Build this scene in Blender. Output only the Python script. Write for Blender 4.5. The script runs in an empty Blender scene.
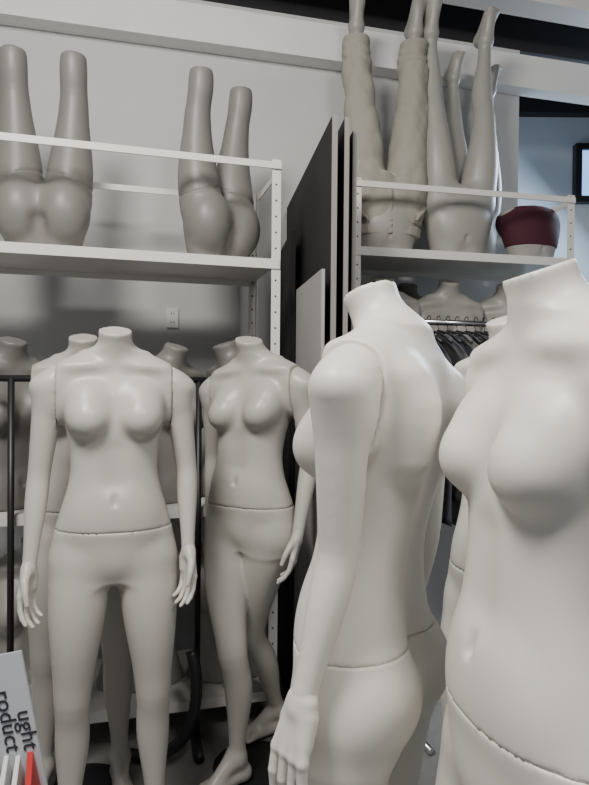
import bpy, math, numpy as np
from mathutils import Vector, Matrix, Euler
rad=math.radians
rng=np.random.RandomState(4)
COL=bpy.context.scene.collection

# ------------------------------------------------------------ materials
def mat(name, col, rough=.5, bump=0, bscale=60, var=.04, metal=0, spec=.5, vscale=3, emit=None, es=0):
    m=bpy.data.materials.new(name); m.use_nodes=True
    nt=m.node_tree; b=nt.nodes['Principled BSDF']
    tc=nt.nodes.new('ShaderNodeTexCoord')
    n=nt.nodes.new('ShaderNodeTexNoise'); n.inputs['Scale'].default_value=vscale; n.inputs['Detail'].default_value=4
    nt.links.new(tc.outputs['Object'],n.inputs['Vector'])
    r=nt.nodes.new('ShaderNodeValToRGB')
    r.color_ramp.elements[0].position=.3; r.color_ramp.elements[1].position=.7
    r.color_ramp.elements[0].color=tuple(max(0,c*(1-var)) for c in col)+(1,)
    r.color_ramp.elements[1].color=tuple(min(1,c*(1+var)) for c in col)+(1,)
    nt.links.new(n.outputs['Fac'],r.inputs['Fac']); nt.links.new(r.outputs['Color'],b.inputs['Base Color'])
    b.inputs['Roughness'].default_value=rough; b.inputs['Metallic'].default_value=metal
    b.inputs['Specular IOR Level'].default_value=spec
    if bump:
        n2=nt.nodes.new('ShaderNodeTexNoise'); n2.inputs['Scale'].default_value=bscale; n2.inputs['Detail'].default_value=3
        nt.links.new(tc.outputs['Object'],n2.inputs['Vector'])
        bp=nt.nodes.new('ShaderNodeBump'); bp.inputs['Strength'].default_value=bump; bp.inputs['Distance'].default_value=.01
        nt.links.new(n2.outputs['Fac'],bp.inputs['Height']); nt.links.new(bp.outputs['Normal'],b.inputs['Normal'])
    if emit:
        b.inputs['Emission Color'].default_value=tuple(emit)+(1,); b.inputs['Emission Strength'].default_value=es
    return m
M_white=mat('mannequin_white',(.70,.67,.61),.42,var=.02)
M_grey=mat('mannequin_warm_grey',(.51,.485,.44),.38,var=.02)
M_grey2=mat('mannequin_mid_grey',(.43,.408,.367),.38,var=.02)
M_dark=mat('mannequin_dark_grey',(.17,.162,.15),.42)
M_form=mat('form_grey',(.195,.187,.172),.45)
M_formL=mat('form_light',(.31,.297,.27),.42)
M_wall=mat('wall_paint',(.58,.578,.57),.85,.08,80,.03)
M_blue=mat('wall_daylight_tint',(.58,.64,.72),.85,.05,80,.03)  # far wall: blue of the window light is put into its colour
M_beam=mat('beam_paint',(.80,.79,.775),.6)
M_ceil=mat('ceiling_dark',(.018,.017,.02),.9)
M_floor=mat('floor_concrete',(.22,.215,.205),.55,.1,20,.2,vscale=5)
M_metal=mat('rack_white_metal',(.72,.70,.66),.4)
M_black=mat('black_metal',(.012,.012,.013),.45)
M_board=mat('dark_board',(.018,.017,.018),.7,.05,30,.15,spec=.3)
M_bedge=mat('board_edge',(.24,.225,.205),.7)
M_lboard=mat('light_board',(.34,.33,.32),.6)
M_red=mat('red_card',(.50,.03,.03),.5)
M_paper=mat('white_paper',(.72,.72,.71),.6)
M_card=mat('grey_card',(.48,.50,.53),.6)
M_ink=mat('black_ink',(.02,.02,.03),.6)
M_pants=mat('beige_cotton',(.33,.31,.26),.9,.35,220,.06)
M_maroon=mat('maroon_knit',(.05,.006,.016),.8,.3,250,.1)
M_chrome=mat('chrome',(.6,.6,.6),.25,metal=1)
M_wood=mat('hanger_black',(.02,.02,.02),.4)

# punched-hole metal
M_post=mat('punched_post_metal',(.72,.70,.66),.4)
nt=M_post.node_tree; b=nt.nodes['Principled BSDF']
tc=nt.nodes.new('ShaderNodeTexCoord'); sp=nt.nodes.new('ShaderNodeSeparateXYZ'); nt.links.new(tc.outputs['Object'],sp.inputs[0])
def mth(op,a,bv=None,c=None):
    n=nt.nodes.new('ShaderNodeMath'); n.operation=op
    for i,v in enumerate((a,bv,c)):
        if v is None: continue
        if isinstance(v,(int,float)): n.inputs[i].default_value=v
        else: nt.links.new(v,n.inputs[i])
    return n.outputs[0]
fz=mth('SUBTRACT',mth('FRACT',mth('MULTIPLY',sp.outputs[2],16.0)),.5)
dz=mth('MULTIPLY',fz,1/16.0)
dx=mth('SUBTRACT',mth('MAXIMUM',mth('ABSOLUTE',sp.outputs[0]),mth('ABSOLUTE',sp.outputs[1])),.019)
hole=mth('LESS_THAN',mth('ADD',mth('MULTIPLY',dz,dz),mth('MULTIPLY',dx,dx)),.000018)
mx=nt.nodes.new('ShaderNodeMix'); mx.data_type='RGBA'
old=b.inputs['Base Color'].links[0].from_socket
nt.links.new(hole,mx.inputs[0]); nt.links.new(old,mx.inputs[6]); mx.inputs[7].default_value=(.03,.03,.03,1)
nt.links.new(mx.outputs[2],b.inputs['Base Color'])

# ------------------------------------------------------------ mesh helpers
def mesh_from(name,v,f,m=None,smooth=False):
    me=bpy.data.meshes.new(name)
    me.from_pydata([tuple(p) for p in np.asarray(v).tolist()],[],f if isinstance(f,list) else f.tolist())
    if smooth: me.polygons.foreach_set('use_smooth',[True]*len(me.polygons))
    if m: me.materials.append(m)
    me.update(); return me
def obj(name,me,parent=None,loc=(0,0,0),rot=(0,0,0)):
    o=bpy.data.objects.new(name,me); COL.objects.link(o)
    o.location=loc; o.rotation_euler=rot
    if parent: o.parent=parent
    return o
def top(o,label=None,cat=None,group=None,kind=None):
    if label: o['label']=label
    if cat: o['category']=cat
    if group: o['group']=group
    if kind: o['kind']=kind
    return o
def empty(name,loc=(0,0,0),rz=0,scale=1):
    o=bpy.data.objects.new(name,None); COL.objects.link(o); o.location=loc; o.rotation_euler=(0,0,rz); o.scale=(scale,)*3
    o.empty_display_size=.1
    return o
def boxes(lst):
    V=[];Fc=[]
    for (x0,x1,y0,y1,z0,z1) in lst:
        n=len(V)
        V+= [(x,y,z) for x in (x0,x1) for y in (y0,y1) for z in (z0,z1)]
        Fc+=[[n+i for i in q] for q in ((0,1,3,2),(4,6,7,5),(0,4,5,1),(2,3,7,6),(0,2,6,4),(1,5,7,3))]
    return V,Fc
def box_obj(name,b_,m,parent=None,loc=(0,0,0),rot=(0,0,0),bev=.0):
    v,f=boxes(b_ if isinstance(b_,list) else [b_])
    o=obj(name,mesh_from(name,v,f,m),parent,loc,rot)
    if bev:
        md=o.modifiers.new('b','BEVEL'); md.width=bev; md.segments=2
    return o
def tube(pts,r,n=10,closed=False):
    pts=[Vector(p) for p in pts]; V=[];Fc=[]
    rs=r if isinstance(r,(list,tuple)) else [r]*len(pts)
    up=None
    for i,p in enumerate(pts):
        t=(pts[min(i+1,len(pts)-1)]-pts[max(i-1,0)]).normalized()
        if up is None: up=Vector((0,0,1)) if abs(t.z)<.9 else Vector((1,0,0))
        s=t.cross(up).normalized(); u=s.cross(t).normalized(); up=u
        for k in range(n):
            a=2*math.pi*k/n; V.append(p+rs[i]*(math.cos(a)*s+math.sin(a)*u))
    for i in range(len(pts)-1):
        for k in range(n):
            a=i*n+k;b_=i*n+(k+1)%n; Fc.append([a,a+n,b_+n,b_])
    Fc.append([k for k in range(n)]); Fc.append([ (len(pts)-1)*n+k for k in range(n)][::-1])
    return [tuple(v) for v in V],Fc
def merge(*vf):
    V=[];Fc=[]
    for v,f in vf:
        n=len(V); V+=list(v); Fc+=[[i+n for i in q] for q in f]
    return V,Fc
def ring_loft(rings):
    n=len(rings[0]);V=[p for r in rings for p in r];Fc=[]
    for i in range(len(rings)-1):
        for k in range(n):
            a=i*n+k;b_=i*n+(k+1)%n; Fc.append([a,b_,b_+n,a+n])
    Fc.append(list(range(n))[::-1]); Fc.append([(len(rings)-1)*n+k for k in range(n)])
    return V,Fc
def disc(r,h,n=48,z=0):
    pr=[(r,z),(r,z+h*.6),(r-h*.5,z+h)]
    return ring_loft([[(a*math.cos(2*math.pi*k/n),a*math.sin(2*math.pi*k/n),zz) for k in range(n)] for a,zz in pr])

# ------------------------------------------------------------ distance-field modelling
def resample(P,R,step):
    P=np.array(P,float);R=np.array(R,float)
    s=np.r_[0,np.cumsum(np.linalg.norm(np.diff(P,axis=0),axis=1))]
    n=max(3,int(s[-1]/step)+1); t=np.linspace(0,s[-1],241)
    C=np.c_[P,R]; q=np.stack([np.interp(t,s,C[:,i]) for i in range(4)],1)
    g=np.exp(-.5*(np.arange(-24,25)/9.)**2);g/=g.sum()
    q=np.stack([np.convolve(np.pad(q[:,i],24,mode='reflect',reflect_type='odd'),g,'valid') for i in range(4)],1)
    tt=np.linspace(0,240,n)
    q=np.stack([np.interp(tt,np.arange(241),q[:,i]) for i in range(4)],1)
    return q[:,:3],q[:,3]
def limb_d(P,R):
    def d(X,Y,Z):
        B=None
        for i in range(len(P)-1):
            a=P[i];ab=P[i+1]-a;L=max((ab**2).sum(),1e-9)
            t=np.clip(((X-a[0])*ab[0]+(Y-a[1])*ab[1]+(Z-a[2])*ab[2])/L,0,1)
            v=(X-a[0]-t*ab[0])**2+(Y-a[1]-t*ab[1])**2+(Z-a[2]-t*ab[2])**2
            r=R[i]+t*(R[i+1]-R[i])
            if B is None: B,RR=v,r
            else:
                m=v<B; B=np.where(m,v,B); RR=np.where(m,r,RR)
        return np.sqrt(B)-RR
    return d
def smin(a,b_,k):
    h=np.clip(.5+.5*(a-b_)/k,0,1); return a+(b_-a)*h-k*h*(1-h)
class F:
    def __init__(s,warp=None,wpad=.03): s.ops=[];s.warp=warp or ZW;s.wpad=wpad
    def cap(s,a,b_,ra,rb,k=.02,op='u',w=True):
        a=np.array(a,float);b_=np.array(b_,float)
        lo=np.minimum(a-ra,b_-rb);hi=np.maximum(a+ra,b_+rb)
        ab=b_-a;L=max((ab**2).sum(),1e-9)
        def d(X,Y,Z):
            t=np.clip(((X-a[0])*ab[0]+(Y-a[1])*ab[1]+(Z-a[2])*ab[2])/L,0,1)
            return np.sqrt((X-a[0]-t*ab[0])**2+(Y-a[1]-t*ab[1])**2+(Z-a[2]-t*ab[2])**2)-(ra+t*(rb-ra))
        s.ops.append((d,lo,hi,k,op,w))
    def limb(s,pts,rs,k=.02,w=False,step=.02,op='u'):
        P,R=resample(pts,rs,step)
        s.ops.append((limb_d(P,R),(P-R[:,None]).min(0),(P+R[:,None]).max(0),k,op,w))
    def limbs(s,sets,k,kk=.008,step=.025):
        Q=[resample(p,r,step) for p,r in sets]
        ds=[limb_d(P,R) for P,R in Q]
        lo=np.min([(P-R[:,None]).min(0) for P,R in Q],axis=0);hi=np.max([(P+R[:,None]).max(0) for P,R in Q],axis=0)
        def d(X,Y,Z):
            D=ds[0](X,Y,Z)
            for e in ds[1:]: D=smin(D,e(X,Y,Z),kk)
            return D
        s.ops.append((d,lo,hi,k,'u',False))
    def ell(s,c,r,k=.02,op='u',w=True):
        c=np.array(c,float);r=np.array(r,float)
        def d(X,Y,Z):
            x=X-c[0];y=Y-c[1];z=Z-c[2]
            k0=np.sqrt((x/r[0])**2+(y/r[1])**2+(z/r[2])**2)
            k1=np.sqrt((x/r[0]**2)**2+(y/r[1]**2)**2+(z/r[2]**2)**2)+1e-6
            return k0*(k0-1)/k1
        s.ops.append((d,c-r,c+r,k,op,w))
    def loft(s,kn,k=.02,n=2.3,w=True):
        kn=np.array(kn,float); z=np.linspace(kn[0,0],kn[-1,0],240)
        g=np.exp(-.5*(np.arange(-20,21)/7.)**2);g/=g.sum()
        cols=[]
        for c in range(1,kn.shape[1]):
            v=np.interp(z,kn[:,0],kn[:,c]); v=np.convolve(np.pad(v,20,mode='reflect',reflect_type='odd'),g,'valid'); cols.append(v)
        m=.01+max(cols[0].max(),cols[1].max(),cols[2].max())
        def d(X,Y,Z):
            a,bf,bb,cy=[np.interp(Z,z,c) for c in cols]
            y=Y-cy; bb_=np.where(y<0,bf,bb)
            q=((np.abs(X)/a)**n+(np.abs(y)/bb_)**n)**(1/n)
            dd=(q-1)*np.minimum(a,bb_)
            return np.maximum(dd,np.maximum(z[0]-Z,Z-z[-1]))
        s.ops.append((d,np.array([-m,-m,z[0]]),np.array([m,m,z[-1]]),k,'u',w))
    def fn(s,f): s.ops.append((f,None,None,0,'f',False))
    def build(s,name,h,m,zmin=-9,zmax=9,smooth=2,post=None,align=None):
        lo=np.min([o[1] for o in s.ops if o[4]=='u'],axis=0)-s.wpad-4*h
        hi=np.max([o[2] for o in s.ops if o[4]=='u'],axis=0)+s.wpad+4*h
        lo[2]=max(lo[2],zmin-4*h);hi[2]=min(hi[2],zmax+4*h)
        if align is not None:   # the cut plane falls half-way between two grid layers
            lo[2]=align-(math.ceil((align-lo[2])/h)+.5)*h
        n=np.ceil((hi-lo)/h).astype(int)+1
        ax=[(lo[i]+h*np.arange(n[i])).astype(np.float32) for i in range(3)]
        D=np.full(n,1.,np.float32)
        for d,l,u,k,op,w in s.ops:
            if op=='f':
                D=d(ax[0][:,None,None],ax[1][None,:,None],ax[2][None,None,:],D).astype(np.float32); continue
            pad=k+.035+(s.wpad if w else 0)
            sl=[]
            for i in range(3):
                a=int(np.clip(np.floor((l[i]-pad-lo[i])/h),0,n[i]));b_=int(np.clip(np.ceil((u[i]+pad-lo[i])/h)+1,0,n[i])); sl.append(slice(a,b_))
            if any(q.stop<=q.start for q in sl): continue
            X=ax[0][sl[0]][:,None,None];Y=ax[1][sl[1]][None,:,None];Z=ax[2][sl[2]][None,None,:]
            if w and s.warp: X,Y,Z=s.warp(X,Y,Z)
            v=d(X,Y,Z);A=D[tuple(sl)]
            v=np.broadcast_to(v,A.shape)
            if op=='u':
                hh=np.clip(.5+.5*(A-v)/k,0,1); D[tuple(sl)]=A+(v-A)*hh-k*hh*(1-hh)
            else:
                v=-v; hh=np.clip(.5+.5*(v-A)/k,0,1); D[tuple(sl)]=A+(v-A)*hh+k*hh*(1-hh)
        D[0]=D[-1]=1;D[:,0]=D[:,-1]=1;D[:,:,0]=D[:,:,-1]=1
        v,f=snets(D,lo,h,smooth,post)
        return mesh_from(name,v,f,m,True)
def snets(D,o,h,smooth,post=None):
    s=D<0
    c=np.zeros(tuple(x-1 for x in D.shape),np.int8)
    cs=[(i,j,k) for i in(0,1) for j in(0,1) for k in(0,1)]
    nx,ny,nz=D.shape
    for i,j,k in cs: c+=s[i:nx-1+i,j:ny-1+j,k:nz-1+k]
    act=(c>0)&(c<8); idx=np.argwhere(act)
    sm=np.zeros((len(idx),3));cnt=np.zeros(len(idx))
    for a in cs:
        for ax_ in range(3):
            if a[ax_]: continue
            b_=list(a);b_[ax_]=1
            d0=D[idx[:,0]+a[0],idx[:,1]+a[1],idx[:,2]+a[2]];d1=D[idx[:,0]+b_[0],idx[:,1]+b_[1],idx[:,2]+b_[2]]
            m=(d0<0)!=(d1<0);t=np.where(m,d0/np.where(m,d0-d1,1),0)
            p=np.array(a,float)[None]+t[:,None]*(np.array(b_)-np.array(a))[None]
            sm+=p*m[:,None];cnt+=m
    V=(idx+sm/cnt[:,None])
    vid=np.full(act.shape,-1,np.int64);vid[act]=np.arange(len(idx))
    Q=[]
    def add(cells,first):
        q=np.stack(cells,1); fl=~first; q[fl]=q[fl][:,::-1]; Q.append(q)
    e=np.argwhere(s[:-1,1:-1,1:-1]!=s[1:,1:-1,1:-1]);i,j,k=e[:,0],e[:,1]+1,e[:,2]+1
    add([vid[i,j-1,k-1],vid[i,j,k-1],vid[i,j,k],vid[i,j-1,k]],s[i,j,k])
    e=np.argwhere(s[1:-1,:-1,1:-1]!=s[1:-1,1:,1:-1]);i,j,k=e[:,0]+1,e[:,1],e[:,2]+1
    add([vid[i-1,j,k-1],vid[i-1,j,k],vid[i,j,k],vid[i,j,k-1]],s[i,j,k])
    e=np.argwhere(s[1:-1,1:-1,:-1]!=s[1:-1,1:-1,1:]);i,j,k=e[:,0]+1,e[:,1]+1,e[:,2]
    add([vid[i-1,j-1,k],vid[i,j-1,k],vid[i,j,k],vid[i-1,j,k]],s[i,j,k])
    Q=np.concatenate(Q)
    V=V*h+np.asarray(o)
    if post: V=post(V,h)
    for it in range(smooth):
        acc=np.zeros_like(V);w=np.zeros(len(V))
        for a in range(4):
            for b_ in ((a+1)%4,(a-1)%4):
                w+=np.bincount(Q[:,a],minlength=len(V))
                for d in range(3): acc[:,d]+=np.bincount(Q[:,a],weights=V[Q[:,b_],d],minlength=len(V))
        V=V*.45+.55*acc/np.maximum(w,1)[:,None]
        if post: V=post(V,h)
    return V,Q
class Snap:
    # remembers which vertices belong to the flat cut so that the rim stays even while smoothing
    def __init__(s,tests): s.tests=tests;s.masks=None
    def __call__(s,V,h):
        V=V.copy()
        if s.masks is None: s.masks=[t[0](V,h) for t in s.tests]
        for m,t in zip(s.masks,s.tests): V[m]=t[1](V[m])
        return V
def snap_z(z0,r=.75):
    def ap(P): P=P.copy(); P[:,2]=z0; return P
    return Snap([(lambda V,h: np.abs(V[:,2]-z0)<r*h, ap)])

SEAM=.96
ZN=[0,.70,.825,.96,1.048,1.13,1.275,1.335,1.428,1.52,1.7]
ZO=[0,.70,.800,.93,1.018,1.10,1.243,1.30,1.410,1.52,1.7]
def ZW(X,Y,Z): return X,Y,np.interp(Z,ZN,ZO)
ZS=[0,.80,.93,1.05,1.2,1.35,1.55]
def make_warp(shift,tilt,ysh):
    def w(X,Y,Z):
        x=X-np.interp(Z,ZS,shift); y=Y-np.interp(Z,ZS,ysh)
        return x,y,np.interp(Z-np.interp(Z,ZS,tilt)*x,ZN,ZO)
    def fwd(p):
        x,y,z=p; return (x+np.interp(z,ZS,shift),y+np.interp(z,ZS,ysh),z+np.interp(z,ZS,tilt)*x)
    return w,fwd
def shoulder_ops(f,s):
    f.limb([(s*.02,.016,1.442),(s*.07,.016,1.414),(s*.12,.013,1.382),(s*.19,.010,1.328)],[.034,.037,.041,.039],.05,w=True)
    f.cap((s*.15,.01,1.345),(s*.158,.012,1.29),.040,.038,.035)
def torso_ops(f,neck=True,neck_dx=0,neck_dy=-.03,big=False,bs=1.,bz=0.,glute=.050,waist=0.):
    f.loft([(.795,.150,.075,.080,.004),(.83,.168,.086,.096,.004),(.87,.174,.092,.100,.003),(.92,.165,.092,.094,0),(.98,.148,.088,.080+waist*.5,-.004),
            (1.04,.129,.083,.070+waist,-.006),(1.09,.1195,.080,.066+waist,-.004),(1.15,.122,.083,.076+waist*.5,0),(1.21,.134,.087,.088,.004),
            (1.27,.145,.086,.096,.008),(1.33,.150,.076,.094,.012),(1.375,.146,.062,.078,.014),(1.41,.112,.047,.058,.015),(1.44,.070,.040,.045,.012)])
    for s in(-1,1):
        shoulder_ops(f,s)
        f.ell((s*.070,-.070+.04*(1-bs),1.238+bz),(.055*bs,.055*bs,.053*bs),.024)
        f.ell((s*.074,-.050,1.275),(.050,.038*bs,.060),.04)
        if big: f.ell((s*.083,.042,.885),(.094,.086,.120),.020)
        else: f.ell((s*.076,glute,.858),(.084,.080,.078),.03)
        f.limb([(s*.085,.085,1.23),(s*.088,.088,1.29),(s*.098,.075,1.345)],[.022,.032,.026],.045,w=True)
        f.limb([(s*.03,-.033,1.404),(s*.08,-.040,1.399),(s*.135,-.028,1.396)],[.008,.009,.008],.035,w=True)
    f.ell((0,-.052,.955),(.092,.044,.085),.05)
    f.ell((0,-.03,.845),(.10,.06,.06),.04)
    f.limb([(0,.094,.93),(0,.080+waist,1.03),(0,.080+waist,1.10),(0,.108,1.20),(0,.124,1.30),(0,.118,1.37)],[.013]*6,.045,w=True,op='s')
    f.cap((0,-.0985,1.010),(0,-.0985,1.024),.0075,.0075,.010,'s')
    f.cap((0,-.106,1.07),(0,-.110,1.15),.012,.012,.05,'s')
    if neck:
        f.limb([(0,.022,1.38),(neck_dx*.4,.014,1.43),(neck_dx*.7,.004+neck_dy*.4,1.47),(neck_dx,neck_dy,1.52),(neck_dx*1.3,neck_dy*1.4,1.60)],[.055,.048,.0450,.0462,.047],.035,w=True)
def leg_pts(hip,knee,ank,toe,fat=1.):
    hip,knee,ank=[np.array(p,float) for p in(hip,knee,ank)]
    toe=np.array(toe,float);toe/=np.linalg.norm(toe)
    back=-np.array([toe[0],toe[1],0]);nb=np.linalg.norm(back); back=back/nb if nb>.05 else np.array([0,1,0])
    T=[(0,.083),(.2,.083),(.4,.0765),(.6,.0665),(.8,.0555),(.92,.0515)]
    S=[(0,.0515),(.10,.0450),(.25,.0485),(.38,.0485),(.55,.0405),(.75,.0300),(.9,.0270),(1,.030)]
    P=[hip+(knee-hip)*t-back*.018*math.sin(math.pi*t) for t,_ in T]; R=[r*fat for _,r in T]
    off=[-.006,.003,.014,.017,.013,.005,.003,.003]
    P+=[knee+(ank-knee)*t+back*o for (t,_),o in zip(S,off)]; R+=[r*fat for _,r in S]
    return P,R
def legs_ops(f,L,k=.03,foot=True,pointed=False,fat=1.):
    f.limbs([leg_pts(*l,fat=fat) for l in L],k)
    for hip,knee,ank,toe in L:
        hip,knee,ank=[np.array(p,float) for p in(hip,knee,ank)]
        toe=np.array(toe,float);toe/=np.linalg.norm(toe)
        if not foot: continue
        th=toe;side=np.cross(th,[0,0,1.]);ns=np.linalg.norm(side);side=side/ns if ns>.05 else np.array([1.,0,0])
        upv=np.cross(side,th)
        if not pointed:
            th=np.array([toe[0],toe[1],0]);th/=np.linalg.norm(th);side=np.cross(th,[0,0,1.]);upv=np.array([0,0,1.])
            fl=np.array([ank[0],ank[1],.012])
            heel=fl-th*.025+upv*.028; ball=fl+th*.115+upv*.019
        else:
            heel=ank-upv*.045-th*.005; ball=ank+th*.13-upv*.035
        f.cap(ank,heel,.030,.027,.02,w=False)
        inner=side*(1 if np.dot(side,[-hip[0],0,0])>0 else -1)
        f.cap(heel,ball+inner*.018,.026,.019,.015,w=False);f.cap(heel,ball-inner*.022,.026,.016,.015,w=False)
        f.cap(ank+th*.012,ball+inner*.008,.031,.018,.02,w=False)
        for i,(sx,L_,r) in enumerate([(.027,.052,.0125),(.009,.050,.0098),(-.006,.045,.0092),(-.019,.038,.0088),(-.031,.028,.0083)]):
            f.cap(ball+inner*sx-upv*.002,ball+inner*sx*1.15+th*L_-upv*.006,r*1.1,r,.005,w=False)
def smax(a,b_,k): return -smin(-a,-b_,k)
def cut_torso(neckz=1.52,tilt=.36,dx=0,armhole=.158,seam=None,sx=0.):
    seam=seam or SEAM
    def g(X,Y,Z,D):
        D=smax(D,(Z-neckz-tilt*(Y+.03)-dx*X)/math.sqrt(1+tilt*tilt+dx*dx),.004)
        D=np.maximum(D,(seam+.0002)-Z)
        return np.where(Z>1.18,np.maximum(D,np.abs(X-sx)-armhole),D)
    return g
def torso_post(neckz,tilt,dx,seam,sx):
    nn=math.sqrt(1+tilt*tilt+dx*dx); nv=np.array([-dx,-tilt,1.])
    def nd(V): return (V[:,2]-neckz-tilt*(V[:,1]+.03)-dx*V[:,0])/nn
    def az(P): P=P.copy(); P[:,2]=seam; return P
    def an(P): return P-(nd(P)/nn)[:,None]*nv[None]
    def axx(P): P=P.copy(); P[:,0]=sx+np.sign(P[:,0]-sx)*.158; return P
    return Snap([(lambda V,h: np.abs(V[:,2]-seam)<.75*h, az),
                 (lambda V,h: np.abs(nd(V))<.55*h, an),
                 (lambda V,h: (np.abs(V[:,0]-sx)>.158-.5*h)&(V[:,2]>1.27), axx)])
def hand_mesh(s,m):
    f=F(warp=lambda X,Y,Z:(X,Y,Z));iw=-s
    f.limb([(0,0,.03),(0,0,.0),(iw*.001,0,-.02)],[.0200,.0185,.0190],.01,step=.01)
    ys=[-.0270,-.0092,.0088,.0258];L=[.076,.086,.080,.062]
    for i,(y,l) in enumerate(zip(ys,L)):
        f.cap((0,y*.45,-.010),(iw*.001,y*.97,-.084),.0126,.0092,.009)
    f.cap((iw*.006,.016,-.03),(iw*.006,.018,-.058),.011,.009,.012)
    for i,(y,l) in enumerate(zip(ys,L)):
        p=np.array([iw*.001,y,-.084]);a=rad(9+3*i)
        for seg,(fr,r0,r1) in enumerate([(.46,.0080,.0075),(.30,.0075,.0067),(.24,.0067,.0053)]):
            q=p+np.array([iw*math.sin(a),y*.10,-math.cos(a)])*l*fr
            f.cap(p,q,r0,r1,.004 if seg==0 else .0015); p=q;a+=rad(15+2*i)
    f.limb([(iw*.004,-.012,-.015),(iw*.014,-.033,-.045),(iw*.024,-.039,-.074),(iw*.031,-.036,-.104)],[.0130,.0112,.0088,.0066],.010,step=.008)
    return f.build('hand',.0021,m,smooth=1)
HAND={}
def arm_pts(sh,el,wr):
    U=[(-.02,.0385),(.10,.0402),(.25,.0398),(.45,.0370),(.65,.0340),(.88,.0310)]
    W=[(0,.0300),(.15,.0312),(.35,.0296),(.6,.0248),(.85,.0200),(1.02,.0190)]
    return [sh+(el-sh)*t for t,_ in U]+[el+(wr-el)*t for t,_ in W],[r for _,r in U]+[r for _,r in W]
def arm(parent,s,sh,el,wr,m,twist,w,sx):
    sh,el,wr=[np.array(p,float) for p in(sh,el,wr)]
    f=F(w,.05)
    shoulder_ops(f,s)
    P,R=arm_pts(sh,el,wr)
    f.limb(P,R,.035)
    def g(X,Y,Z,D): return np.maximum(D,.1582-s*(X-sx)-1.2*np.clip(sh[2]-.11-Z,0,9))
    f.fn(g)
    def ap(P): P=P.copy(); P[:,0]=sx+s*.1582; return P
    post=Snap([(lambda V,h:(s*(V[:,0]-sx)<.1582+.7*h)&(V[:,2]>sh[2]-.10),ap)])
    o=obj('arm',f.build('arm',.0045,m,post=post),parent)
    dv=Vector(wr-el).normalized()
    q=Vector((0,0,-1)).rotation_difference(dv)
    key=(s,m.name)
    if key not in HAND: HAND[key]=hand_mesh(s,m)
    h=obj('hand',HAND[key],o,Vector(wr)-dv*0.0)
    h.rotation_mode='QUATERNION'; h.rotation_quaternion=q@Euler((0,0,twist)).to_quaternion()
    return o
def loc2(th,v):
    c,s=math.cos(-th),math.sin(-th); return (c*v[0]-s*v[1],s*v[0]+c*v[1],v[2])
def mannequin(pos,th,m,label,shift=(0,)*7,tilt=(0,)*7,ysh=(0,)*7,legs=None,arms=None,neck_dx=0,neck_dy=-.03,ncut=(1.52,.36,0),h=.005,base_at=(0,0),bs=1.,bz=0.,fat=1.,glute=.05,waist=0.):
    R=empty('mannequin',(pos[0],pos[1],0),th)
    top(R,label,'mannequin',None)
    w,fwd=make_warp(shift,tilt,ysh)
    f=F(w,.05);torso_ops(f,True,neck_dx,neck_dy,bs=bs,bz=bz,glute=glute,waist=waist)
    sx=shift[5]
    for s,el,wr,tw in (arms or []):
        sh=np.array(fwd((s*.178,.010,1.346))); el_=np.array(el)
        P,Rr=arm_pts(sh,el_,np.array(wr)); f.limb(P[:3],Rr[:3],.035)
    f.fn(cut_torso(ncut[0],ncut[1],ncut[2],sx=sx))
    obj('torso',f.build('torso',h,m,zmin=SEAM,post=torso_post(ncut[0],ncut[1],ncut[2],SEAM+.0002,sx),align=SEAM+.0002),R)
    f=F(w,.05);torso_ops(f,False,glute=glute,waist=waist)
    L=legs or [((-.09,0,.85),(-.112,-.008,.47),(-.122,.01,.10),(-.15,-1,0)),((.09,0,.85),(.112,-.008,.47),(.122,.01,.10),(.15,-1,0))]
    legs_ops(f,L,fat=fat)
    f.fn(lambda X,Y,Z,D: np.maximum(D,np.maximum(Z-(SEAM-.0002),.008-Z)))
    obj('lower_body',f.build('lower_body',h,m,zmax=SEAM,post=snap_z(SEAM-.0002),align=SEAM-.0002),R)
    if arms:
        for s,el,wr,tw in arms:
            sh=np.array(fwd((s*.178,.010,1.346))); arm(R,s,sh,el,wr,m,tw,w,sx)
    v,fc=disc(.15,.010); v=[(x+base_at[0],y+base_at[1],z) for x,y,z in v]
    obj('base',mesh_from('base',v,fc,M_black),R)
    return R
def copy_thing(r,loc,rz,scale=None,skip=()):
    n=r.copy();COL.objects.link(n);n.location=loc;n.rotation_euler=(r.rotation_euler[0],r.rotation_euler[1],rz)
    if scale: n.scale=(scale,)*3
    def rec(src,dst):
        for c in list(src.children):
            if c.name.split('.')[0] in skip: continue
            k=c.copy();COL.objects.link(k);k.parent=dst;rec(c,k)
    rec(r,n);return n

# ------------------------------------------------------------ mannequins
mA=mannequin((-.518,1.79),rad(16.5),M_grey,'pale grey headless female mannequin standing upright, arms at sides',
    arms=[(-1,(-.206,.015,1.10),(-.222,-.045,.875),rad(-30)),(1,(.208,.015,1.115),(.207,-.045,.895),rad(30))])
t=rad(-28)
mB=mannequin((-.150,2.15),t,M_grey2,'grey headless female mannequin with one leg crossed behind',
    shift=(0,0,.004,-.004,.002,.012,.014),tilt=(0,-.08,-.08,0,.04,.06,.06),neck_dx=-.008,ncut=(1.525,.30,-.22),
    legs=[((-.088,0,.85),loc2(t,(-.046,-.09,.47)),loc2(t,(-.036,-.05,.10)),loc2(t,(-.75,-.6,0))),
          ((.088,0,.85),loc2(t,(.000,.08,.47)),loc2(t,(.092,.27,.10)),loc2(t,(-.85,-.5,0)))],
    arms=[(1,loc2(t,(.205,-.06,1.12)),loc2(t,(.165,-.14,.885)),rad(20)),(-1,(-.20,.06,1.10),(-.19,.03,.86),0)],base_at=loc2(t,(.02,.06,0))[:2],fat=1.0)
t=rad(-121)
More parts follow.
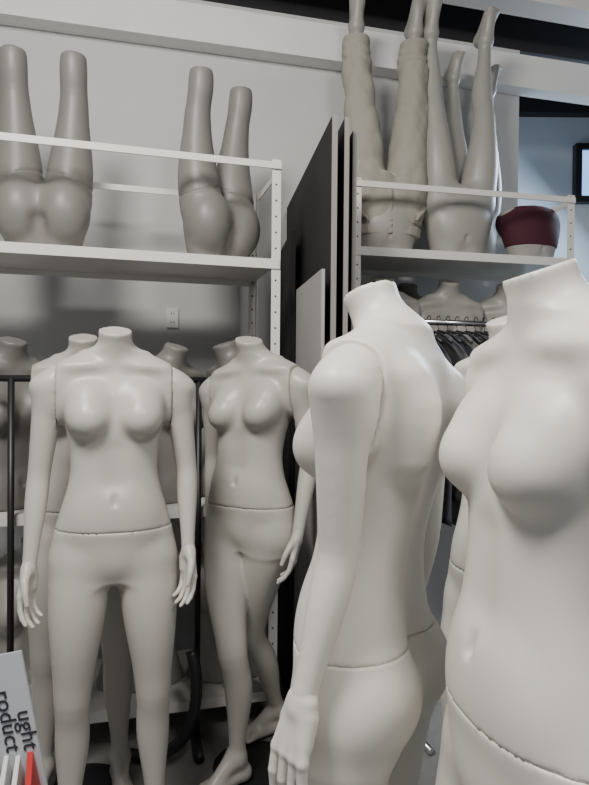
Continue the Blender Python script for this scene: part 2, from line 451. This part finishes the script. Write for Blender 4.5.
mC=mannequin((.130,1.04),t,M_white,'off-white headless female mannequin turned away, showing back and hanging arm',
    ysh=(0,-.014,-.008,.002,.018,.026,.026),tilt=(0,0,0,0,.03,.05,.05),neck_dy=-.032,ncut=(1.52,.34,.03),glute=.044,waist=.009,
    arms=[(1,loc2(t,(-.064,-.145,1.12)),loc2(t,(-.112,-.170,.935)),rad(-15)),(-1,(-.190,.03,1.10),(-.19,-.02,.87),0)],h=.0043)
t=rad(-80)
mD=mannequin((.318,.79),t,M_white,'off-white armless headless female mannequin with visible waist seam',
    ysh=(0,0,0,.0,.006,.008,.012),neck_dy=-.024,ncut=(1.512,.34,0),h=.0040,bs=.88,bz=.004)
mE=copy_thing(mA,(.490,1.38,0),rad(-60),skip=('arm',)); mE['label']='off-white armless mannequin standing close behind another mannequin'
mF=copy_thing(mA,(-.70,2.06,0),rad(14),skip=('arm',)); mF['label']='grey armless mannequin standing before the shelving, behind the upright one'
for c in mE.children:
    if c.name.startswith(('torso','lower')):
        c.data=c.data.copy(); c.data.materials[0]=M_white
for c in mF.children:
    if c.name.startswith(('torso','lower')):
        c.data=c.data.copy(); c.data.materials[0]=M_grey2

# ------------------------------------------------------------ lower-body and torso forms
def form_lower(cut_top,cut_bot,m,spread=.11,foot=False,name='leg_form'):
    f=F();torso_ops(f,False,big=not foot)
    if foot: legs_ops(f,[((s*.09,0,.85),(s*spread*.95,-.005,.47),(s*spread*1.05,.01,.12),(s*.10,-.62,-.78)) for s in(-1,1)],pointed=True,fat=.97)
    else: legs_ops(f,[((s*.09,0,.85),(s*spread,-.005,.47),(s*spread*1.02,.01,.10),(0,-1,0)) for s in(-1,1)],foot=False,k=.014,fat=1.08)
    def g(X,Y,Z,D):
        if not foot: D=D+.0045*np.exp(-((Z-.750-.35*np.abs(X))/.0045)**2)   # leg joint line under each buttock
        return np.maximum(D,np.maximum(Z-cut_top,cut_bot-Z))
    f.fn(g)
    return f.build(name,.0055,m,zmin=cut_bot if cut_bot>.05 else -9,zmax=cut_top,smooth=1,post=snap_z(cut_bot,.6) if cut_bot>.05 else None)
def place_up(o,top_z,loc,rz,flipx,scale=1):
    o.scale=(scale,)*3
    Rm=Matrix.Rotation(rz,4,'Z')@Matrix.Rotation(math.pi,4,'X' if flipx else 'Y')
    o.rotation_euler=Rm.to_euler()
    o.location=(loc[0],loc[1],loc[2]+top_z*scale)
BZ=1.862
meF=form_lower(1.08,.30,M_form)
for i,(x,y,rz,sc,lb) in enumerate([(-.985,2.43,rad(10),1.0,'grey lower-body display form upside down, buttocks facing out, on white shelf'),
                             (-.325,2.60,rad(48),.98,'grey lower-body display form upside down and turned, on white shelf')]):
    o=obj('lower_body_form',meF);place_up(o,1.08,(x,y,BZ),rz,True,sc)
    top(o,lb,'mannequin part','lower-body forms on the upper shelves')
meG=form_lower(1.13,0,M_formL,spread=.128,foot=True)
BR=1.985
for i,(x,y,rz,lb) in enumerate([(.425,2.99,rad(8),'pale lower-body form upside down wearing beige trousers'),
                    (.790,3.05,rad(12),'pale grey lower-body form upside down with feet up, navel showing'),
                    (.930,3.30,rad(30),'pale grey lower-body form upside down with feet up, tucked behind')]):
    sc=(1.08,1.08,.97)[i]
    o=obj('lower_body_form',meG);place_up(o,1.13,(x,y,BR),rz,False,sc)
    top(o,lb,'mannequin part','lower-body forms on the upper shelves')
    if i==0:
        f=F()
        f.loft([(.80,.162,.092,.098,.004),(.87,.182,.102,.114,.003),(.93,.178,.102,.108,0),(1.0,.160,.098,.098,-.002),(1.05,.152,.097,.095,-.003)],w=False)
        f.limbs([([(s*.09,0,.85),(s*.098,-.012,.67),(s*.118,-.008,.48),(s*.127,.008,.32),(s*.134,.012,.17)],[.091,.081,.066,.060,.057]) for s in(-1,1)],.03)
        for s in(-1,1):
            f.ell((s*.078,.052,.88),(.090,.086,.09),.03,w=False)
            f.cap((s*.11,-.114,.985),(s*.168,-.06,.92),.006,.006,.004,w=False)
            f.ell((s*.085,.145,.93),(.045,.006,.05),.004,w=False)
        f.cap((0,-.108,1.01),(0,-.100,.86),.006,.005,.006,w=False)
        for a in range(10):
            an=2*math.pi*(a+.5)/10; f.cap((.162*math.cos(an),.102*math.sin(an),.995),(.156*math.cos(an),.100*math.sin(an),1.045),.006,.006,.004,w=False)
        ks=rng.normal(0,1,(14,3))*[34,30,30];ph=rng.uniform(0,6,14)
        def wr(X,Y,Z,D):
            n=0
            for kk,p_ in zip(ks,ph): n=n+.0010*(1-2*np.abs(np.sin(.5*(kk[0]*X+kk[1]*Y+kk[2]*Z+p_+1.2*np.sin(12*Z+9*X+p_)))))
            amp=1+.9*np.exp(-((Z-.27)/.08)**2)+.8*np.exp(-((Z-.78)/.07)**2)+.5*np.exp(-((Z-.48)/.06)**2)
            bun=.0025*np.exp(-((Z-.25)/.05)**2)*np.sin(150*Z+30*X+2*np.sin(40*Y))
            D=D+(n*amp+bun)*np.clip((1.0-Z)/.05,0,1)
            D=np.where(np.abs(Z-1.00)<.0035,D+.006,D)
            D=np.where(np.abs(Z-.195)<.0035,D+.004,D)
            return np.maximum(D,np.maximum(Z-1.045,.17-Z))
        f.fn(wr)
        p=obj('trousers',f.build('trousers',.0045,M_pants,smooth=2),o); p['label']='wrinkled beige cotton trousers'
f=F();torso_ops(f,False)
f.fn(lambda X,Y,Z,D: np.maximum(smax(D,.80-Z,.06),Z-1.12))
o=obj('hip_form',f.build('hip_form',.006,M_formL),None,(1.19,3.16,BR+1.12*.95),(0,math.pi,rad(20)));o.scale=(.95,)*3
top(o,'pale hip display form wearing dark red briefs on shelf','mannequin part')
f=F();torso_ops(f,False)
f.fn(lambda X,Y,Z,D: np.maximum(smax(D,.80-Z,.06)-.004,np.maximum(Z-1.03,.775+.80*np.maximum(np.abs(X)-.06,0)-Z)))
obj('briefs',f.build('briefs',.006,M_maroon),o)['label']='dark red knit briefs'

def form_torso(m,h=.007):
    f=F();torso_ops(f);f.fn(cut_torso());return f.build('torso_form',h,m,zmin=SEAM)
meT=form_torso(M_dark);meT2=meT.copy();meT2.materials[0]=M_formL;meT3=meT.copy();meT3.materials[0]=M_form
def tform(me,x,y,zb,rz,lb,sc=1):
    o=obj('torso_form',me,None,(x,y,zb-(SEAM+.001)*sc),(0,0,rz));o.scale=(sc,)*3
    top(o,lb,'mannequin part','torso forms standing on shelves');return o
SH2=.90
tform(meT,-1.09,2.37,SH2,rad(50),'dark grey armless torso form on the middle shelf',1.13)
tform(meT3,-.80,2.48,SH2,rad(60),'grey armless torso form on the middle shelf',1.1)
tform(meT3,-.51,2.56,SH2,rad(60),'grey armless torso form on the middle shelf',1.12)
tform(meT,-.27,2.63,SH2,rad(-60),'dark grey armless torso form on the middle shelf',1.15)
for x,y in((-1.0,2.40),(-.62,2.52),(-.27,2.61)):
    tform(meT2,x,y,.16,rad(15),'pale armless torso form on the bottom shelf',1.1)
for x,y,m_,r_ in [(.42,2.98,meT2,0),(.745,3.05,meT2,10),(1.06,3.12,meT2,-15)]:
    tform(m_,x,y,1.27,rad(r_),'pale armless torso form standing below the upper shelf',1.09)
tform(meT3,.58,3.25,1.27,rad(5),'grey armless torso form standing below the upper shelf',1.12)

# ------------------------------------------------------------ shelving units
def unit(loc,yaw,width,depth,topz,shelves,label):
    R=empty('shelving_unit',(loc[0],loc[1],0),yaw);top(R,label,'shelf')
    for x in(0,-width):
        for y in(0,depth):
            sx=1 if x<0 else -1; sy=1 if y==0 else -1
            v,f_=boxes([(min(0,sx*.036),max(0,sx*.036),min(0,sy*.004),max(0,sy*.004),0,topz),(min(0,sx*.004),max(0,sx*.004),min(sy*.004,sy*.036),max(sy*.004,sy*.036),0,topz)])
            obj('post',mesh_from('post',v,f_,M_post),R,(x,y,0))
    for z in shelves:
        box_obj('shelf',[(-width+.004,-.004,.004,depth-.004,z-.012,z),(-width+.004,-.004,-.006,.004,z-.036,z+.002),(-width+.004,-.004,depth-.004,depth+.004,z-.036,z)],M_metal,R)
    z=topz-.012
    for bx in [(-width,0,-.008,-.001,z-.026,z),(-width,0,depth+.001,depth+.008,z-.026,z)]: box_obj('rail',bx,M_metal,R)
    for x in(-width-.004,.001): box_obj('rail',(x,x+.004,0,depth,z-.026,z),M_metal,R)
    return R
unit((-.06,2.45),rad(15.5),1.28,.46,2.255,(BZ,SH2-.001,.159),'white metal slotted-angle shelving unit holding display forms')
unit((1.334,2.98),rad(12),1.104,.46,2.29,(BR,1.269),'white metal shelving unit holding legs and torsos')

# ------------------------------------------------------------ boards
def board(p0,p1,h,t,m,label,edge=None,name='panel_board'):
    p0=Vector(p0);p1=Vector(p1);L=(p1-p0).length;a=math.atan2(p1.y-p0.y,p1.x-p0.x)
    R=box_obj(name,(0,L,0,t,0,h),m,None,(p0.x,p0.y,0),(0,0,a),.001);top(R,label,'board')
    if edge: box_obj('edge_strip',(-.003,.0,-.0005,t+.0005,0,h),edge,R)
    return R
board((.137,2.10),(-.03,3.20),2.28,.018,M_board,'tall dark board standing on edge between the shelving units',M_bedge)
board((.180,2.14),(.04,3.20),2.29,.016,M_board,'tall dark board with pale edge beside another board',M_bedge)
board((.212,2.20),(.08,3.20),2.27,.014,M_board,'tall dark board with pale edge beside another board',M_bedge)
board((.098,2.06),(.0155,2.52),1.756,.012,M_lboard,'light grey panel leaning beside the tall dark boards')
board((-.0,2.66),(-.06,3.1),2.03,.02,M_board,'narrow black board next to the shelving')

# ------------------------------------------------------------ black garment rail
R=empty('garment_rail',(0,0,0));top(R,'black tubular garment rail before the shelving','clothes rack')
a=Vector((-.985,2.155,0));b_=Vector((-.36,2.335,0))
def tb(name,pts,r,m,par,n=12):
    v,f_=tube(pts,r,n);return obj(name,mesh_from(name,v,f_,m,True),par)
tb('top_bar',[(a.x-.15,a.y-.042,1.385),(b_.x+.03,b_.y+.008,1.385)],.012,M_black,R)
for p in(a,b_):
    tb('upright',[(p.x,p.y,.03),(p.x,p.y,1.385)],.0115,M_black,R)
    tb('foot',[(p.x+.03,p.y-.12,.02),(p.x-.02,p.y+.08,.02)],.018,M_black,R)
pts=[(-.62,2.24,.028),(-.56,2.22,.028),(-.50,2.20,.035),(-.44,2.19,.06),(-.385,2.18,.11),(-.35,2.17,.18),(-.335,2.17,.27),(-.34,2.18,.36),(-.36,2.20,.42)]
P_,R_=resample(pts,[.02]*len(pts),.015)
h_=obj('hose',mesh_from('hose',*tube(P_.tolist(),[float(r)*(1+.08*(i%2)) for i,r in enumerate(R_)],12),M_black,True));top(h_,'black corrugated hose curving up from the floor','hose')
# ------------------------------------------------------------ clothes rail with garments
R=empty('clothes_rack',(0,0,0));top(R,'chrome clothes rack with dark garments hanging below shelf','clothes rack')
c0=Vector((.47,2.50,1.63));c1=Vector((1.06,2.63,1.63))
tb('top_bar',[c0-Vector((.05,.011,0)),c1+Vector((.05,.011,0))],.012,M_chrome,R)
for p in(c0,c1):
    tb('upright',[(p.x,p.y,.02),(p.x,p.y,1.63)],.013,M_chrome,R); tb('foot',[(p.x+.05,p.y-.22,.015),(p.x-.05,p.y+.12,.015)],.014,M_chrome,R)
gcols=[(.03,.03,.035),(.05,.055,.07),(.02,.02,.02),(.11,.11,.12),(.03,.035,.05),(.24,.23,.22),(.015,.015,.02),(.07,.07,.075),(.14,.10,.085),(.03,.03,.03),(.28,.27,.26),(.05,.05,.06),(.02,.025,.03),(.09,.09,.10)]
for i,gc in enumerate(gcols):
    u=(i+.8)/(len(gcols)+.6);p=c0.lerp(c1,u);rz=rad(102.4+rng.uniform(-1,1))
    hook=tube([(-.016*math.cos(q),0,.014*math.sin(q)+.0) for q in np.linspace(0,math.pi*.95,8)][::-1],.002,6)
    hv=merge(hook,tube([(.016,0,0),(.01,0,-.02),(0,0,-.035),(0,0,-.05)],.002,6),tube([(-.2,0,-.105),(-.1,0,-.065),(0,0,-.046),(.1,0,-.065),(.2,0,-.105)],.005,8))
    h_=obj('clothes_hanger',mesh_from('hanger',*hv,M_wood,True),None,(p.x,p.y,p.z+.012),(0,0,rz))
    top(h_,'black clothes hanger on the chrome rail','hanger','hangers on the chrome rail')
    rings=[]
    ph=rng.uniform(0,6);gl=rng.uniform(.62,.80)
    for v_ in np.linspace(0,1,26):
        z=-.056-gl*v_
        w=.05+.17*min(1,(v_*6.5))**.7 if v_<.16 else .22+.012*math.sin(v_*9+ph)
        tk=.007+.0055*min(1,v_*4)
        rings.append([(w*math.cos(q),tk*math.sin(q)*(1+.35*math.sin(7*math.cos(q)*2+ph+v_*2)),z-.03*abs(math.cos(q))*(1 if v_<.25 else .4)) for q in np.linspace(0,2*math.pi,40,endpoint=False)])
    g=obj('garment',mesh_from('garment',*ring_loft(rings),mat('cloth%d'%i,gc,.9,.3,200,.1),True),None,(p.x,p.y,p.z+.012),(0,0,rz))
    top(g,'dark garment hanging on a clothes hanger' if sum(gc)<.5 else 'pale grey garment hanging on a clothes hanger','clothing','garments on the chrome rail')

# ------------------------------------------------------------ room
wa=math.atan2(.242,.97)
def wpt(t,off=0): return (.15+.97*t+ .242*off, 3.3+.242*t-.97*off)
def wbox(name,t0,t1,o0,o1,z0,z1,m):
    o=box_obj(name,(t0,t1,-o1,-o0,z0,z1),m,None,(.15,3.3,0),(0,0,wa));o['kind']='structure';return o
wbox('wall_back',-3.5,1.16,-.12,0,0,3.3,M_wall)
wbox('trim_1',-3.5,1.9,.002,.10,3.04,3.22,M_beam)
wbox('void_strip',-3.5,4.0,-.11,-.002,3.301,3.8,M_ceil)  # darkness of the void above the beam, painted as a dark strip
wbox('trim_3',-3.5,4.0,.22,.36,3.345,3.55,M_beam)
wbox('wall_side',1.04,1.16,-1.7,-.121,0,3.3,M_wall)
for n,bx,m in [('floor',(-3.5,5,-1.5,6,-.05,0),M_floor),('ceiling',(-3.5,5,-1.5,6,3.81,3.9),M_ceil),('wall_far',(.6,5,5.2,5.3,0,3.7),M_blue),('trim_4',(.6,5,5.1,5.195,3.62,3.81),M_ceil)]:
    o=box_obj(n,bx,m);o['kind']='structure'
W=box_obj('window_1',[(2.30,3.3,5.12,5.19,3.33,3.38),(2.30,3.3,5.12,5.19,2.90,2.95),(2.30,2.35,5.12,5.19,2.95,3.33),(3.25,3.3,5.12,5.19,2.95,3.33)],M_black);W['kind']='structure'
g=box_obj('window_pane',(2.35,3.25,5.15,5.17,2.95,3.33),mat('daylight_glass',(.4,.6,.9),.2,emit=(.25,.55,1),es=1.6),W)
c=wpt(-.79)
S=empty('wall_socket',(c[0]+.003,c[1]-.006,1.70),wa);top(S,'white double socket plate on the wall','socket')
box_obj('plate',(-.03,.03,-.006,0,-.05,.05),M_paper,S,bev=.002)
for z in(-.022,.022): box_obj('outlet',[(-.008,-.005,-.0075,-.006,z-.006,z+.006),(.005,.008,-.0075,-.006,z-.006,z+.006)],M_ink,S)

# ------------------------------------------------------------ printed card, leaflets, red folder
R=empty('printed_card',(-.607,1.33,.42),0);R.rotation_euler=(0,rad(-11),0);top(R,'grey printed card with rotated lettering leaning in a stand','sign')
box_obj('card',(-.15,.092,0,.006,-.02,.36),M_card,R)
for txt,x,z in(('roduct',.022,.285),('ught',.060,.235)):
    cu=bpy.data.curves.new('lettering','FONT');cu.body=txt;cu.size=.050;cu.extrude=.0006;cu.resolution_u=12
    tmp=bpy.data.objects.new('tmp',cu);COL.objects.link(tmp);bpy.context.view_layer.update()
    me=bpy.data.meshes.new_from_object(tmp);bpy.data.objects.remove(tmp)
    me.materials.clear();me.materials.append(M_ink)
    obj('lettering',me,R,(x,-.002,z),(rad(90),rad(90),0))
Sx=empty('leaflet_stand',(-.64,1.30,0));top(Sx,'white open leaflet stand holding cards and folders','stand')
box_obj('stand_body',[(-.12,.17,-.12,.12,.0,.28),(-.12,.17,-.12,-.115,.28,.34),(-.12,.17,.115,.12,.28,.34)],M_paper,Sx)
o=box_obj('folder',(-.006,.006,-.07,.09,0,.295),M_red,None,(-.487,1.30,.285),(0,rad(-12),rad(21)),.002);top(o,'red folder standing among white leaflets','folder')
for i in range(3):
    o=box_obj('leaflet',(-.005,.005,-.08,.08,0,.285),M_paper,None,(-.517-.025*i,1.30,.285),(0,rad(-12),rad(20)),.001);top(o,'white leaflet standing in a stack beside red folder','paper','white leaflets')

# ------------------------------------------------------------ camera, lights
cam=bpy.data.cameras.new('cam');co=bpy.data.objects.new('camera',cam);COL.objects.link(co)
cam.sensor_fit='VERTICAL';cam.sensor_height=36;cam.lens=36*620/785;cam.clip_start=.02
co.location=(0,0,1.37);co.rotation_euler=(Matrix.Rotation(rad(90-.69),3,'X')@Matrix.Rotation(rad(.5),3,'Z')).to_euler()
bpy.context.scene.camera=co
def area(loc,tgt,size,power,col,sy=None):
    l=bpy.data.lights.new('area_light','AREA');l.size=size;l.energy=power;l.color=col
    if sy: l.shape='RECTANGLE';l.size_y=sy
    o=bpy.data.objects.new('area_light',l);COL.objects.link(o);o.location=loc
    o.rotation_euler=(Vector(tgt)-Vector(loc)).to_track_quat('-Z','Y').to_euler()
area((-.8,.3,3.3),(-.2,1.7,1.1),.7,90,(1,.965,.915))
area((.7,-.2,3.1),(.3,1.3,1.2),.4,32,(1,.975,.94))
area((2.6,4.2,3.0),(1.2,3.6,1.8),.9,66,(.66,.82,1))  # added blue light for window-side daylight, brightens the far wall; no fixture there
w=bpy.data.worlds.new('w');bpy.context.scene.world=w;w.use_nodes=True
w.node_tree.nodes['Background'].inputs[0].default_value=(.87,.91,.97,1);w.node_tree.nodes['Background'].inputs[1].default_value=.27
